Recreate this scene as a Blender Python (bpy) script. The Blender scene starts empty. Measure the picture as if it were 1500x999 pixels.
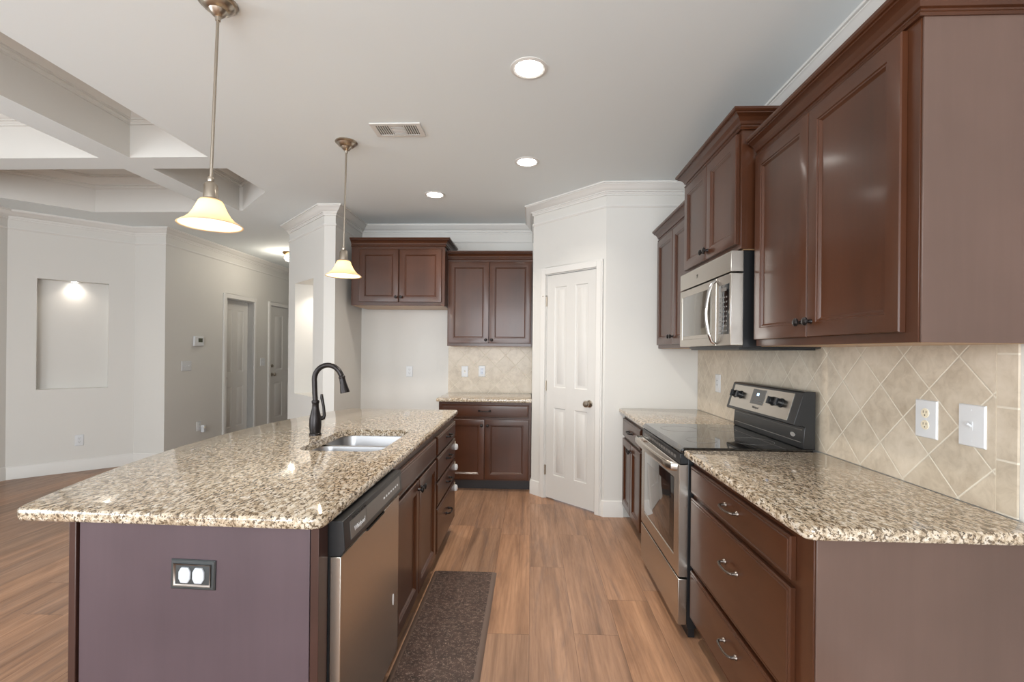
import bpy, bmesh, math, random
from mathutils import Vector, Matrix
PI = math.pi
SC = bpy.context.scene
COL = SC.collection

# ------------------------------------------------------------------ camera, world, lights, exposure
F_PX, YAW, SY, CAM_H, ROLL = 693.3, 0.0407, 15.55, 1.338, -0.0097
cam_d = bpy.data.cameras.new('camera'); cam = bpy.data.objects.new('camera', cam_d); COL.objects.link(cam)
fw = Vector((-math.sin(YAW), math.cos(YAW), 0)); r0 = Vector((math.cos(YAW), math.sin(YAW), 0)); u0 = Vector((0, 0, 1))
rt = math.cos(ROLL)*r0 - math.sin(ROLL)*u0; up = math.cos(ROLL)*u0 + math.sin(ROLL)*r0
m = Matrix((rt, up, -fw)).transposed().to_4x4(); m.translation = Vector((0, 0, CAM_H)); cam.matrix_world = m
cam_d.sensor_width = 36; cam_d.lens = F_PX/1500*36; cam_d.shift_y = SY/1500; cam_d.clip_start = .05
SC.camera = cam
SC.view_settings.view_transform = 'Standard'; SC.view_settings.look = 'None'
SC.view_settings.gamma = 1; SC.view_settings.use_curve_mapping = False
SC.view_settings.exposure = 0.14
w = bpy.data.worlds.new('world'); SC.world = w; w.use_nodes = True
w.node_tree.nodes['Background'].inputs[0].default_value = (.82, .9, 1, 1)
w.node_tree.nodes['Background'].inputs[1].default_value = 1.2

def area(name, loc, rot, sx, sy, power, col, shape='RECTANGLE', spread=PI):
    l = bpy.data.lights.new(name, 'AREA'); l.shape = shape; l.size = sx; l.size_y = sy; l.energy = power; l.color = col; l.spread = spread
    o = bpy.data.objects.new(name, l); o.location = loc; o.rotation_euler = rot; COL.objects.link(o); return o
DAY = (.92, .965, 1.0)
SOUTH = -3.4
# area lamps added at unseen windows behind the camera to bring in daylight
area('window_daylight', (-.4, SOUTH-.02, 1.45), (PI/2, 0, 0), 2.6, 2.1, 175, DAY)
area('window_daylight', (-3.6, SOUTH-.02, 1.45), (PI/2, 0, 0), 2.2, 2.1, 80, DAY)
area('window_daylight', (-5.30, -.6, 1.45), (PI/2, 0, -PI/2), 3.0, 2.0, 112, DAY)

H = 2.71          # ceiling height
CT = .887         # worktop height
WX = 1.354        # wall on the range side

# ------------------------------------------------------------------ mesh helpers
def lin(c):
    return tuple(((v/255)/12.92 if v/255 <= .04045 else ((v/255+.055)/1.055)**2.4) for v in c) + (1,)

class MB:
    def __init__(s): s.v = []; s.f = []
    def add(s, vs, fs):
        n = len(s.v); s.v += [tuple(v) for v in vs]; s.f += [tuple(i+n for i in f) for f in fs]; return s
    def box(s, x0, x1, y0, y1, z0, z1):
        return s.add([(x, y, z) for z in (z0, z1) for y in (y0, y1) for x in (x0, x1)],
                     [(0, 2, 3, 1), (4, 5, 7, 6), (0, 1, 5, 4), (2, 6, 7, 3), (0, 4, 6, 2), (1, 3, 7, 5)])
    def rings(s, rs, cap0=True, cap1=True, closed=True):
        n = len(rs[0]); vs = [p for r in rs for p in r]; fs = []
        for i in range(len(rs)-1):
            for j in range(n if closed else n-1):
                a = i*n+j; b = i*n+(j+1) % n
                fs.append((a, b, b+n, a+n))
        if cap0: fs.append(tuple(range(n))[::-1])
        if cap1: fs.append(tuple(range((len(rs)-1)*n, len(rs)*n)))
        return s.add(vs, fs)
    def lathe(s, prof, c=(0, 0, 0), axis='z', n=32, cap0=True, cap1=True):
        rs = []
        for r, h in prof:
            ring = []
            for k in range(n):
                a = 2*PI*k/n; p = (r*math.cos(a), r*math.sin(a), h)
                if axis == 'x': p = (h, r*math.cos(a), r*math.sin(a))
                if axis == 'y': p = (r*math.cos(a), h, r*math.sin(a))
                ring.append((p[0]+c[0], p[1]+c[1], p[2]+c[2]))
            rs.append(ring)
        return s.rings(rs, cap0, cap1)
    def cyl(s, c, r, h, axis='z', n=24): return s.lathe([(r, 0), (r, h)], c, axis, n)
    def tube(s, path, rad, n=12, sq=None):
        P = [Vector(p) for p in path]; rs = []; prev = None
        for i, p in enumerate(P):
            d = (P[min(i+1, len(P)-1)]-P[max(i-1, 0)]).normalized()
            if prev is None:
                a = Vector((0, 0, 1)) if abs(d.z) < .9 else Vector((1, 0, 0)); u = (a-d*a.dot(d)).normalized()
            else: u = (prev-d*prev.dot(d)).normalized()
            prev = u; v = d.cross(u); r = rad[i] if isinstance(rad, (list, tuple)) else rad
            ru, rv = (r, r) if sq is None else (r*sq[0], r*sq[1])
            rs.append([tuple(p+u*ru*math.cos(2*PI*k/n)+v*rv*math.sin(2*PI*k/n)) for k in range(n)])
        return s.rings(rs)
    def prism_x(s, prof, x0, x1):      # prof in (y,z)
        return s.rings([[(x0, y, z) for y, z in prof], [(x1, y, z) for y, z in prof]])
    def prism_z(s, poly, z0, z1): return s.rings([[(x, y, z0) for x, y in poly], [(x, y, z1) for x, y in poly]])
    def panel(s, x0, x1, z0, z1, steps, yb):   # steps [(inset, y)] from the back edge to the centre field; a mitred frame in the x-z plane
        rs = []
        for ins, y in [(0, yb)]+steps:
            rs.append([(x0+ins, y, z0+ins), (x1-ins, y, z0+ins), (x1-ins, y, z1-ins), (x0+ins, y, z1-ins)])
        return s.rings(rs)
    def build(s, name, mat, parent=None, smooth=35, bevel=0, seg=2, recalc=True):
        me = bpy.data.meshes.new(name); me.from_pydata(s.v, [], s.f)
        bm = bmesh.new(); bm.from_mesh(me)
        bmesh.ops.remove_doubles(bm, verts=bm.verts, dist=1e-6)
        if recalc: bmesh.ops.recalc_face_normals(bm, faces=bm.faces)
        bm.to_mesh(me); bm.free()
        me.polygons.foreach_set('use_smooth', [True]*len(me.polygons)); me.set_sharp_from_angle(angle=math.radians(smooth))
        me.materials.append(mat)
        o = bpy.data.objects.new(name, me); COL.objects.link(o)
        if parent: o.parent = parent
        if bevel:
            b = o.modifiers.new('bevel', 'BEVEL'); b.width = bevel; b.segments = seg; b.limit_method = 'ANGLE'; b.angle_limit = math.radians(40); b.harden_normals = False
        return o

def tag(o, label=None, cat=None, group=None, kind=None):
    for k, v in (('label', label), ('category', cat), ('group', group), ('kind', kind)):
        if v: o[k] = v
    return o
def thing(name, label, cat, loc=(0, 0, 0), rotz=0, group=None, kind=None):
    o = bpy.data.objects.new(name, None); o.empty_display_size = .05; COL.objects.link(o); o.location = loc; o.rotation_euler = (0, 0, rotz)
    return tag(o, label, cat, group, kind)
def copy_tree(o, parent=None):
    c = o.copy(); COL.objects.link(c); c.parent = parent
    for ch in list(o.children): copy_tree(ch, c)
    return c
def dup(src, loc, rotz=None, label=None):
    c = copy_tree(src); c.location = loc
    if rotz is not None: c.rotation_euler = (0, 0, rotz)
    if label: c['label'] = label
    return c
def rrect(x0, x1, y0, y1, r, n=6):
    P = []
    for cx, cy, a0 in ((x1-r, y1-r, 0), (x0+r, y1-r, PI/2), (x0+r, y0+r, PI), (x1-r, y0+r, 1.5*PI)):
        for k in range(n+1):
            a = a0+PI/2*k/n; P.append((cx+r*math.cos(a), cy+r*math.sin(a)))
    return P
def offset(poly, d, closed=True):     # positive d moves to the left of the travel direction
    n = len(poly); out = []
    for i in range(n):
        p = Vector(poly[i]); a = Vector(poly[(i-1) % n]) if (closed or i > 0) else None; b = Vector(poly[(i+1) % n]) if (closed or i < n-1) else None
        nn = []
        if a is not None and (p-a).length > 1e-9: e = (p-a).normalized(); nn.append(Vector((-e.y, e.x)))
        if b is not None and (b-p).length > 1e-9: e = (b-p).normalized(); nn.append(Vector((-e.y, e.x)))
        if len(nn) == 2:
            s = nn[0]+nn[1]; s = s/max(s.length_squared/2, .2); v = s
        else: v = nn[0]
        out.append((p.x+v.x*d, p.y+v.y*d))
    return out
def sweep(path, prof, name, mat, parent=None, closed=False, smooth=30):  # prof [(out, z)] closed cross-section
    mb = MB(); cols = [[(x, y, z) for x, y in offset(path, d, closed)] for d, z in prof]
    n = len(path); rs = [[cols[k][i] for k in range(len(prof))] for i in range(n)]
    if closed: rs.append(rs[0])
    mb.rings(rs, not closed, not closed)
    return mb.build(name, mat, parent, smooth)
def text(body, size, name, mat, parent, mtx, extrude=.0004):
    cu = bpy.data.curves.new(name, 'FONT'); cu.body = body; cu.size = size; cu.extrude = extrude; cu.align_x = 'CENTER'; cu.align_y = 'CENTER'
    tmp = bpy.data.objects.new(name, cu); me = bpy.data.meshes.new_from_object(tmp); bpy.data.objects.remove(tmp)
    me.transform(mtx); me.materials.clear(); me.materials.append(mat); me.name = name
    o = bpy.data.objects.new(name, me); COL.objects.link(o); o.parent = parent; return o

# ------------------------------------------------------------------ materials
def mat(name, col=(.8, .8, .8, 1), rough=.5, metal=0, **kw):
    M = bpy.data.materials.new(name); M.use_nodes = True; b = M.node_tree.nodes['Principled BSDF']
    b.inputs['Base Color'].default_value = col; b.inputs['Roughness'].default_value = rough; b.inputs['Metallic'].default_value = metal
    for k, v in kw.items(): b.inputs[k.replace('_', ' ')].default_value = v
    return M
class NT:
    def __init__(s, M): s.t = M.node_tree; s.b = s.t.nodes['Principled BSDF']
    def n(s, typ, **kw):
        o = s.t.nodes.new('ShaderNode'+typ)
        for k, v in kw.items():
            if k.startswith('i_'): o.inputs[int(k[2:]) if k[2:].isdigit() else k[2:].replace('_', ' ')].default_value = v
            else: setattr(o, k, v)
        return o
    def l(s, a, b): s.t.links.new(a, b)
    def math(s, op, a, b=None, c=None):
        o = s.n('Math', operation=op)
        for i, v in enumerate((a, b, c)):
            if v is None: continue
            if isinstance(v, (int, float)): o.inputs[i].default_value = v
            else: s.l(v, o.inputs[i])
        return o.outputs[0]
    def coord(s): return s.n('TexCoord').outputs['Object']
    def geo(s): return s.n('NewGeometry').outputs['Position']
    def mapping(s, vec, scale=(1, 1, 1), rot=(0, 0, 0), loc=(0, 0, 0)):
        o = s.n('Mapping'); s.l(vec, o.inputs[0]); o.inputs['Scale'].default_value = scale; o.inputs['Rotation'].default_value = rot; o.inputs['Location'].default_value = loc; return o.outputs[0]
    def noise(s, vec, scale, detail=4, rough=.55, dist=0):
        o = s.n('TexNoise'); s.l(vec, o.inputs['Vector']); o.inputs['Scale'].default_value = scale; o.inputs['Detail'].default_value = detail; o.inputs['Roughness'].default_value = rough; o.inputs['Distortion'].default_value = dist; return o.outputs[0]
    def ramp(s, fac, stops, interp='LINEAR'):
        o = s.n('ValToRGB'); o.color_ramp.interpolation = interp; e = o.color_ramp.elements
        while len(e) > 1: e.remove(e[-1])
        e[0].position = stops[0][0]; e[0].color = stops[0][1]
        for p, c in stops[1:]: q = e.new(p); q.color = c
        s.l(fac, o.inputs[0]); return o.outputs[0]
    def mix(s, fac, a, b, blend='MIX'):
        o = s.n('Mix', data_type='RGBA', blend_type=blend)
        for sock, v in ((o.inputs[0], fac), (o.inputs[6], a), (o.inputs[7], b)):
            if isinstance(v, (int, float, tuple)): sock.default_value = v
            else: s.l(v, sock)
        return o.outputs[2]
    def bump(s, h, strength=.1, dist=.01):
        o = s.n('Bump'); s.l(h, o.inputs['Height']); o.inputs['Strength'].default_value = strength; o.inputs['Distance'].default_value = dist; s.l(o.outputs[0], s.b.inputs['Normal'])
    def base(s, c): s.l(c, s.b.inputs['Base Color'])
    def rough(s, c): s.l(c, s.b.inputs['Roughness'])

def painted(name, c, rough=.55, amp=.02):
    M = mat(name, lin(c), rough); t = NT(M); n = t.noise(t.geo(), 60, 3)
    t.bump(n, .04, .002); return M
M_WALL = painted('wall_paint', (213, 211, 206), .6)
M_CEIL = painted('ceiling_paint', (232, 239, 241), .8)
M_TRIM = painted('white_trim_paint', (219, 217, 213), .38)
M_DOOR = painted('door_paint', (208, 206, 202), .38)
M_PLAST = mat('white_plastic', lin((214, 216, 218)), .32)
M_COVER = mat('pale_grey_cover', lin((186, 190, 196)), .4)
M_NICKEL = mat('brushed_nickel', lin((178, 168, 155)), .28, 1)
M_BRONZE = mat('oil_rubbed_bronze', lin((42, 38, 38)), .3, .6)
M_PEWTER = mat('pewter', lin((120, 112, 106)), .32, 1)
M_DPEWTER = mat('dark_pewter', lin((78, 82, 84)), .38, .7)
M_BLACK = mat('black_plastic', lin((28, 29, 31)), .32)
M_BLKGLASS = mat('black_glass', lin((14, 15, 16)), .04, 0, Coat_Weight=.6, Coat_Roughness=.03)
M_GREY = mat('grey_panel', lin((120, 116, 112)), .35, .3)
M_SLOT = mat('dark_slot', lin((30, 28, 26)), .6)
M_CREAM = mat('cream_plastic', lin((230, 220, 196)), .35)
M_BRASS = mat('antique_brass', lin((150, 120, 80)), .3, 1)
M_TEXT_W = mat('white_print', lin((225, 228, 232)), .5)
M_TEXT_D = mat('grey_print', lin((90, 86, 82)), .5)

def wood(name, dark, light, rough=.3, axis='z', coat=.25):
    M = mat(name, rough=rough, Coat_Weight=coat, Coat_Roughness=.13, Specular_IOR_Level=.32); t = NT(M); g = t.coord()
    sc = (26, 26, 1.6) if axis == 'z' else ((1.6, 26, 26) if axis == 'x' else (26, 1.6, 26))
    n = t.noise(t.mapping(g, sc), 1.6, 5, .6, .6); n2 = t.noise(t.mapping(g, tuple(v*.12 for v in sc)), 1.2, 3, .5, .4)
    n3 = t.noise(g, 2.4, 3, .5)
    a = t.math('ADD', t.math('MULTIPLY', n, .14), t.math('MULTIPLY', n2, .36)); a = t.math('ADD', a, t.math('MULTIPLY', n3, .5))
    t.base(t.ramp(a, [(.3, dark), (.7, light)])); t.rough(t.ramp(n3, [(.3, (rough-.02,)*3+(1,)), (.8, (rough+.05,)*3+(1,))])); return M
M_WOOD = wood('cherry_stained_wood', lin((52, 29, 17)), lin((83, 47, 28)), .30)
M_WOODX = wood('cherry_stained_wood_level', lin((52, 29, 17)), lin((82, 46, 27)), .30, 'x')
M_PANEL = wood('cherry_side_panel', lin((82, 64, 56)), lin((102, 80, 71)), .42, 'z', .3)  # same cherry, paler: the sheen of window light is put into the colour
M_STILE = wood('dark_stile_wood', lin((46, 28, 22)), lin((68, 43, 36)), .34)
M_MAPLE = wood('pale_maple_underside', lin((176, 140, 104)), lin((198, 164, 128)), .45)
M_KICK = mat('toe_kick_board', lin((40, 34, 34)), .5)

def granite():
    M = mat('speckled_granite', rough=.09, Coat_Weight=.3, Coat_Roughness=.04); t = NT(M); g = t.geo()
    n1 = t.noise(t.mapping(g, (1, .55, 1), (0, 0, .5)), 62, 5, .62, .3)
    base = t.ramp(n1, [(.30, lin((122, 105, 86))), (.41, lin((162, 145, 122))), (.50, lin((194, 179, 157))), (.60, lin((211, 201, 186))), (.72, lin((222, 218, 210)))])
    n2 = t.noise(t.mapping(g, (1, .42, 1), (0, 0, .62), (3, 1, 2)), 135, 4, .6, .3)
    dk = t.ramp(n2, [(.525, (0, 0, 0, 1)), (.57, (.95, .95, .95, 1))])
    c = t.mix(dk, base, lin((92, 77, 60)))
    n3 = t.noise(t.mapping(g, (1, .55, 1), (0, 0, .4), (7, 4, 1)), 150, 3, .6)
    bl = t.ramp(n3, [(.62, (0, 0, 0, 1)), (.655, (.95, .95, .95, 1))])
    c = t.mix(bl, c, lin((42, 40, 42)))
    n4 = t.noise(t.mapping(g, (1, 1, 1), (0, 0, 0), (2, 9, 4)), 6, 3, .5)
    c = t.mix(t.ramp(n4, [(.45, (0, 0, 0, 1)), (.75, (.25, .25, .25, 1))]), c, lin((205, 175, 135)), 'MULTIPLY')
    t.base(c); return M
M_GRAN = granite()

def planks():
    M = mat('oak_plank_floor', rough=.36); t = NT(M); g = t.geo()
    sp = t.n('SeparateXYZ'); t.l(g, sp.inputs[0]); X, Y = sp.outputs[0], sp.outputs[1]
    W, L = .2115, 1.22
    u = t.math('DIVIDE', t.math('SUBTRACT', X, .003), W); row = t.math('FLOOR', u)
    wn = t.n('TexWhiteNoise', noise_dimensions='1D'); t.l(row, wn.inputs['W'])
    v = t.math('DIVIDE', t.math('ADD', Y, t.math('MULTIPLY', wn.outputs[0], L)), L); col = t.math('FLOOR', v)
    cb = t.n('CombineXYZ'); t.l(row, cb.inputs[0]); t.l(col, cb.inputs[1])
    w2 = t.n('TexWhiteNoise', noise_dimensions='2D'); t.l(cb.outputs[0], w2.inputs[0]); rnd = w2.outputs[0]
    fu = t.math('FRACT', u); fv = t.math('FRACT', v)
    eu = t.math('MINIMUM', fu, t.math('SUBTRACT', 1, fu)); ev = t.math('MINIMUM', fv, t.math('SUBTRACT', 1, fv))
    seam = t.math('MAXIMUM', t.math('LESS_THAN', eu, .006), t.math('LESS_THAN', ev, .0012))
    off = t.n('VectorMath', operation='SCALE'); t.l(w2.outputs[1], off.inputs[0]); off.inputs['Scale'].default_value = 30
    ad = t.n('VectorMath', operation='ADD'); t.l(g, ad.inputs[0]); t.l(off.outputs[0], ad.inputs[1])
    grain = t.noise(t.mapping(ad.outputs[0], (13, .6, 1)), 1.6, 5, .55, .8)
    fine = t.noise(t.mapping(ad.outputs[0], (120, 6, 1)), 1.5, 3, .6)
    blot = t.noise(t.mapping(ad.outputs[0], (3.2, .8, 1)), 1.5, 4, .6, .8)
    a = t.math('ADD', t.math('MULTIPLY', grain, .55), t.math('MULTIPLY', blot, .45))
    c = t.ramp(a, [(.28, lin((100, 76, 60))), (.43, lin((143, 110, 87))), (.57, lin((171, 134, 107))), (.74, lin((190, 154, 126)))])
    c = t.mix(t.ramp(fine, [(.45, (0, 0, 0, 1)), (.75, (.22, .22, .22, 1))]), c, lin((110, 78, 56)))
    stk = t.noise(t.mapping(ad.outputs[0], (7, .9, 1)), 1.3, 5, .65, 1.5)
    c = t.mix(t.ramp(stk, [(.53, (0, 0, 0, 1)), (.72, (.6, .6, .6, 1))]), c, lin((116, 97, 88)))
    wv = t.n('TexWave', wave_type='BANDS', bands_direction='X'); t.l(t.mapping(ad.outputs[0], (9, .9, 1)), wv.inputs[0]); wv.inputs['Scale'].default_value = 1.3; wv.inputs['Distortion'].default_value = 7; wv.inputs['Detail'].default_value = 3; wv.inputs['Detail Scale'].default_value = 1.2
    c = t.mix(t.math('MULTIPLY', t.ramp(wv.outputs[1], [(.6, (0, 0, 0, 1)), (.95, (.3, .3, .3, 1))]), t.ramp(blot, [(.45, (0, 0, 0, 1)), (.6, (1, 1, 1, 1))])), c, lin((124, 88, 64)))
    tint = t.ramp(rnd, [(0, (.80, .80, .80, 1)), (.5, (.98, .98, 1, 1)), (1, (1.1, 1.03, .95, 1))])
    c = t.mix(1.0, c, tint, 'MULTIPLY')
    c = t.mix(t.math('MULTIPLY', seam, .55), c, lin((70, 46, 34)))
    t.base(c); t.rough(t.ramp(fine, [(.3, (.33, .33, .33, 1)), (.8, (.48, .48, .48, 1))]))
    t.bump(t.math('SUBTRACT', t.math('MULTIPLY', fine, .3), t.math('MULTIPLY', seam, .8)), .12, .004); return M
M_FLOOR = planks()

def tile(name, axis, a0, z0, s=.222, straight=None):
    M = mat(name, rough=.38); t = NT(M); g = t.geo(); sp = t.n('SeparateXYZ'); t.l(g, sp.inputs[0])
    A = sp.outputs[0 if axis == 'x' else 1]; Z = sp.outputs[2]
    if straight is None:
        a = t.math('DIVIDE', t.math('SUBTRACT', t.math('ADD', A, Z), a0+z0), s); b = t.math('DIVIDE', t.math('SUBTRACT', t.math('SUBTRACT', A, Z), a0-z0), s); gw = .016
    else:
        a = t.math('DIVIDE', t.math('SUBTRACT', A, a0), 5); b = t.math('DIVIDE', t.math('SUBTRACT', Z, z0), straight); gw = .02
    fa, fb = t.math('FRACT', a), t.math('FRACT', b)
    ea = t.math('MINIMUM', fa, t.math('SUBTRACT', 1, fa)); eb = t.math('MINIMUM', fb, t.math('SUBTRACT', 1, fb))
    e = t.math('MINIMUM', ea, eb) if straight is None else eb
    gr = t.math('LESS_THAN', e, gw)
    cb = t.n('CombineXYZ'); t.l(t.math('FLOOR', a), cb.inputs[0]); t.l(t.math('FLOOR', b), cb.inputs[1])
    w2 = t.n('TexWhiteNoise', noise_dimensions='2D'); t.l(cb.outputs[0], w2.inputs[0])
    n = t.noise(g, 22, 5, .65, .5); n2 = t.noise(g, 5, 3, .6)
    aa = t.math('ADD', t.math('MULTIPLY', n, .5), t.math('MULTIPLY', n2, .5))
    c = t.ramp(aa, [(.32, lin((174, 160, 142))), (.5, lin((200, 188, 170))), (.68, lin((213, 202, 186)))])
    c = t.mix(1.0, c, t.ramp(w2.outputs[0], [(0, (.93, .92, .90, 1)), (1, (1.05, 1.05, 1.05, 1))]), 'MULTIPLY')
    c = t.mix(gr, c, lin((216, 208, 192))); t.base(c)
    t.rough(t.mix(gr, (.32, .32, .32, 1), (.8, .8, .8, 1)))
    t.bump(t.math('MULTIPLY', t.math('MINIMUM', t.math('DIVIDE', e, gw*1.6), 1), 1), .5, .002); return M
M_TILE_R = tile('travertine_tile_range_wall', 'y', 1.545, 1.337)
M_TILE_B = tile('travertine_tile_back_wall', 'x', -.50, 1.30)
M_TILE_S = tile('travertine_border_tile', 'y', 0, 1.193, straight=.152)
M_GROUT = mat('grout', lin((226, 216, 198)), .8)

def steel(name, axis, c=(196, 190, 181), rough=.27):
    M = mat(name, lin(c), rough, 1); t = NT(M)
    return M
M_STEEL = steel('brushed_stainless', 'x'); M_STEELV = steel('brushed_stainless_upright', 'z')
M_STEELD = steel('dark_brushed_stainless', 'x', (150, 142, 134), .3)
M_SINK = steel('sink_stainless', 'y', (168, 168, 170), .33)
M_CHROME = mat('polished_steel', lin((205, 205, 206)), .12, 1)

def mat_rug():
    M = mat('quilted_mat', rough=.55); t = NT(M); g = t.geo()
    wv = t.noise(t.mapping(g, (1, 1, 1)), 34, 3, .6, 2.5)
    ln = t.ramp(t.math('ABSOLUTE', t.math('SUBTRACT', wv, .5)), [(.008, (1, 1, 1, 1)), (.028, (0, 0, 0, 1))])
    msk = t.ramp(t.noise(g, 60, 2), [(.47, (0, 0, 0, 1)), (.53, (1, 1, 1, 1))])
    bs = t.ramp(t.noise(g, 25, 4, .6), [(.3, lin((52, 38, 33))), (.7, lin((88, 68, 60)))])
    t.base(t.mix(t.math('MULTIPLY', t.math('MULTIPLY', ln, msk), .75), bs, lin((172, 150, 136)))); t.bump(t.math('MULTIPLY', ln, msk), .5, .003); return M
M_MAT = mat_rug(); M_MATB = mat('mat_border', lin((104, 86, 76)), .5)

def shade_mat():
    M = bpy.data.materials.new('alabaster_glass'); M.use_nodes = True; nt = M.node_tree; nt.nodes.clear()
    out = nt.nodes.new('ShaderNodeOutputMaterial'); d = nt.nodes.new('ShaderNodeBsdfDiffuse'); tr = nt.nodes.new('ShaderNodeBsdfTranslucent')
    d.inputs[0].default_value = lin((250, 232, 208)); tr.inputs[0].default_value = lin((255, 236, 202))
    gl = nt.nodes.new('ShaderNodeBsdfGlossy'); gl.inputs['Roughness'].default_value = .2
    a = nt.nodes.new('ShaderNodeMixShader'); a.inputs[0].default_value = .55; nt.links.new(d.outputs[0], a.inputs[1]); nt.links.new(tr.outputs[0], a.inputs[2])
    b = nt.nodes.new('ShaderNodeMixShader'); b.inputs[0].default_value = .05; nt.links.new(a.outputs[0], b.inputs[1]); nt.links.new(gl.outputs[0], b.inputs[2])
    nt.links.new(b.outputs[0], out.inputs[0]); return M
M_SHADE = shade_mat()
def emit(name, c, s):
    M = mat(name, (0, 0, 0, 1), .5); b = M.node_tree.nodes['Principled BSDF']; b.inputs['Emission Color'].default_value = c; b.inputs['Emission Strength'].default_value = s; return M
M_LED = emit('lamp_diffuser', (1, .96, .9, 1), 22); M_BULB = emit('bulb_glow', (1, .86, .66, 1), 12)
M_DISP = emit('clock_digits', (.5, .7, 1, 1), 2.2)

# ------------------------------------------------------------------ the room
NIX = 2.468       # X+Y of the 45 degree niche wall by the column
P = dict(a=(WX, SOUTH), b=(WX, 3.89), c=(.603, 3.89), d=(.01, 4.483), e=(.01, 5.15), f=(-1.875, 5.15), g=(-1.875, 4.44), h=(-1.985, 4.44),
         i=(-2.70, 5.155), j=(-2.70, 9.3), k=(-4.19, 9.3), l=(-4.19, 5.25), m=(-4.55, 5.25), n=(-5.262, 4.538), o=(-5.262, SOUTH))
def wall(name, p0, p1, holes=(), niche=(), t=.12, ext=0):
    p0, p1 = Vector(p0), Vector(p1); d = (p1-p0); L = d.length; d.normalize(); nrm = Vector((d.y, -d.x))   # outward (right of travel)
    mb = MB(); hs = list(holes)+[q[:4] for q in niche]
    us = sorted({-ext, L+ext, *[h[0] for h in hs], *[h[1] for h in hs]}); zs = sorted({0, H, *[h[2] for h in hs], *[h[3] for h in hs]})
    def bx(u0, u1, w0, w1, z0, z1):
        c = [p0+d*u+nrm*ww for u, ww in ((u0, w0), (u1, w0), (u1, w1), (u0, w1))]
        mb.prism_z([(q.x, q.y) for q in c], z0, z1)
    for a, b in zip(us, us[1:]):
        run = None
        for z0, z1 in zip(zs, zs[1:]):
            solid = not any(h[0]-1e-6 <= a and b <= h[1]+1e-6 and h[2]-1e-6 <= z0 and z1 <= h[3]+1e-6 for h in hs)
            if solid: run = (run[0], z1) if run else (z0, z1)
            if (not solid) and run: bx(a, b, 0, t, *run); run = None
        if run: bx(a, b, 0, t, *run)
    for u0, u1, z0, z1, dep in niche:
        bx(u0-.02, u1+.02, dep, dep+.02, z0-.02, z1+.02); 
        if dep > t: bx(u0-.02, u0, t, dep, z0, z1); bx(u1, u1+.02, t, dep, z0, z1); bx(u0-.02, u1+.02, t, dep, z0-.02, z0); bx(u0-.02, u1+.02, t, dep, z1, z1+.02)
    o = mb.build(name, M_WALL); tag(o, kind='structure'); return o
# doors and niches are given along each wall, from its first point
wall('wall_right', P['a'], P['b'])
wall('wall_pantry', P['b'], P['c'])
DU = .840-.182-.568   # latch side distance from corner c
wall('wall_pantry_diagonal', P['c'], P['d'], holes=[(DU-.003, DU+.571, 0, 2.05)])
wall('wall_pantry_side', P['d'], P['e'])
wall('wall_back', P['e'], P['f'])
wall('wall_alcove', P['f'], (-1.875, 4.56))
wall('wall_column', P['g'], P['h'])
wall('wall_niche', P['h'], P['i'], niche=[(.27, .80, .865, 2.05, .36)], t=.11)
wall('wall_hall_right', P['i'], P['j'])
wall('wall_hall_end', P['j'], P['k'])
D1 = (6.33, 6.97); D2 = (7.43, 8.34)
wall('wall_hall_left', P['k'], (-4.19, 5.37), holes=[(9.3-D2[1], 9.3-D2[0], 0, 2.05), (9.3-D1[1], 9.3-D1[0], 0, 2.05)], t=.14)
wall('wall_left_front', P['l'], P['m'])
wall('wall_left_diagonal', P['m'], P['n'], niche=[(.228, .795, .895, 2.05, .11)])
wall('wall_left', P['n'], P['o'], holes=[(3.6, 6.6, .45, 2.45)])
wall('wall_south', P['o'], P['a'], holes=[(.56, 2.76, .4, 2.5), (3.56, 6.16, .4, 2.5)])

mb = MB(); mb.box(-5.6, 1.7, -3.7, 9.6, -.06, 0); tag(mb.build('floor', M_FLOOR), kind='structure')

coffers = [
    [(-2.905, .9), (-2.325, .9), (-2.325, 3.295), (-2.905, 3.295)],
    [(-4.98, .9), (-3.135, .9), (-3.135, 3.295), (-4.98, 3.295)],
    [(-2.905, 3.505), (-2.325, 3.505), (-2.325, 4.03), (-2.87, 4.575), (-2.905, 4.575)],
    [(-4.98, 3.505), (-3.135, 3.505), (-3.135, 4.62), (-4.43, 4.62), (-4.98, 4.07)],
    [(-4.98, -2.9), (-3.135, -2.9), (-3.135, .69), (-4.98, .69)],
    [(-2.905, -2.9), (-2.325, -2.9), (-2.325, .69), (-2.905, .69)],
]
def fill_loops(bm, loops, z, flip=False):
    es = []
    for lp in loops:
        vs = [bm.verts.new((x, y, z)) for x, y in lp]
        es += [bm.edges.new((vs[i], vs[(i+1) % len(vs)])) for i in range(len(vs))]
    return bmesh.ops.triangle_fill(bm, use_beauty=True, use_dissolve=False, edges=es)
bm = bmesh.new(); fill_loops(bm, [[(-5.6, -3.7), (1.7, -3.7), (1.7, 9.6), (-5.6, 9.6)]]+coffers, H)
CD = .34
for cf in coffers:
    n = len(cf); lo = [bm.verts.new((x, y, H)) for x, y in cf]; hi = [bm.verts.new((x, y, H+CD)) for x, y in cf]
    for i in range(n): bm.faces.new((lo[i], lo[(i+1) % n], hi[(i+1) % n], hi[i])).material_index = 1
    bm.faces.new(hi).material_index = 1
bmesh.ops.remove_doubles(bm, verts=bm.verts, dist=1e-5)
me = bpy.data.meshes.new('ceiling'); bm.to_mesh(me); bm.free(); me.materials.append(M_CEIL); me.materials.append(M_WALL)  # coffer faces and crowns take the darker wall paint to tone down their brightness
ceil = bpy.data.objects.new('ceiling', me); COL.objects.link(ceil); tag(ceil, kind='structure')

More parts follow.
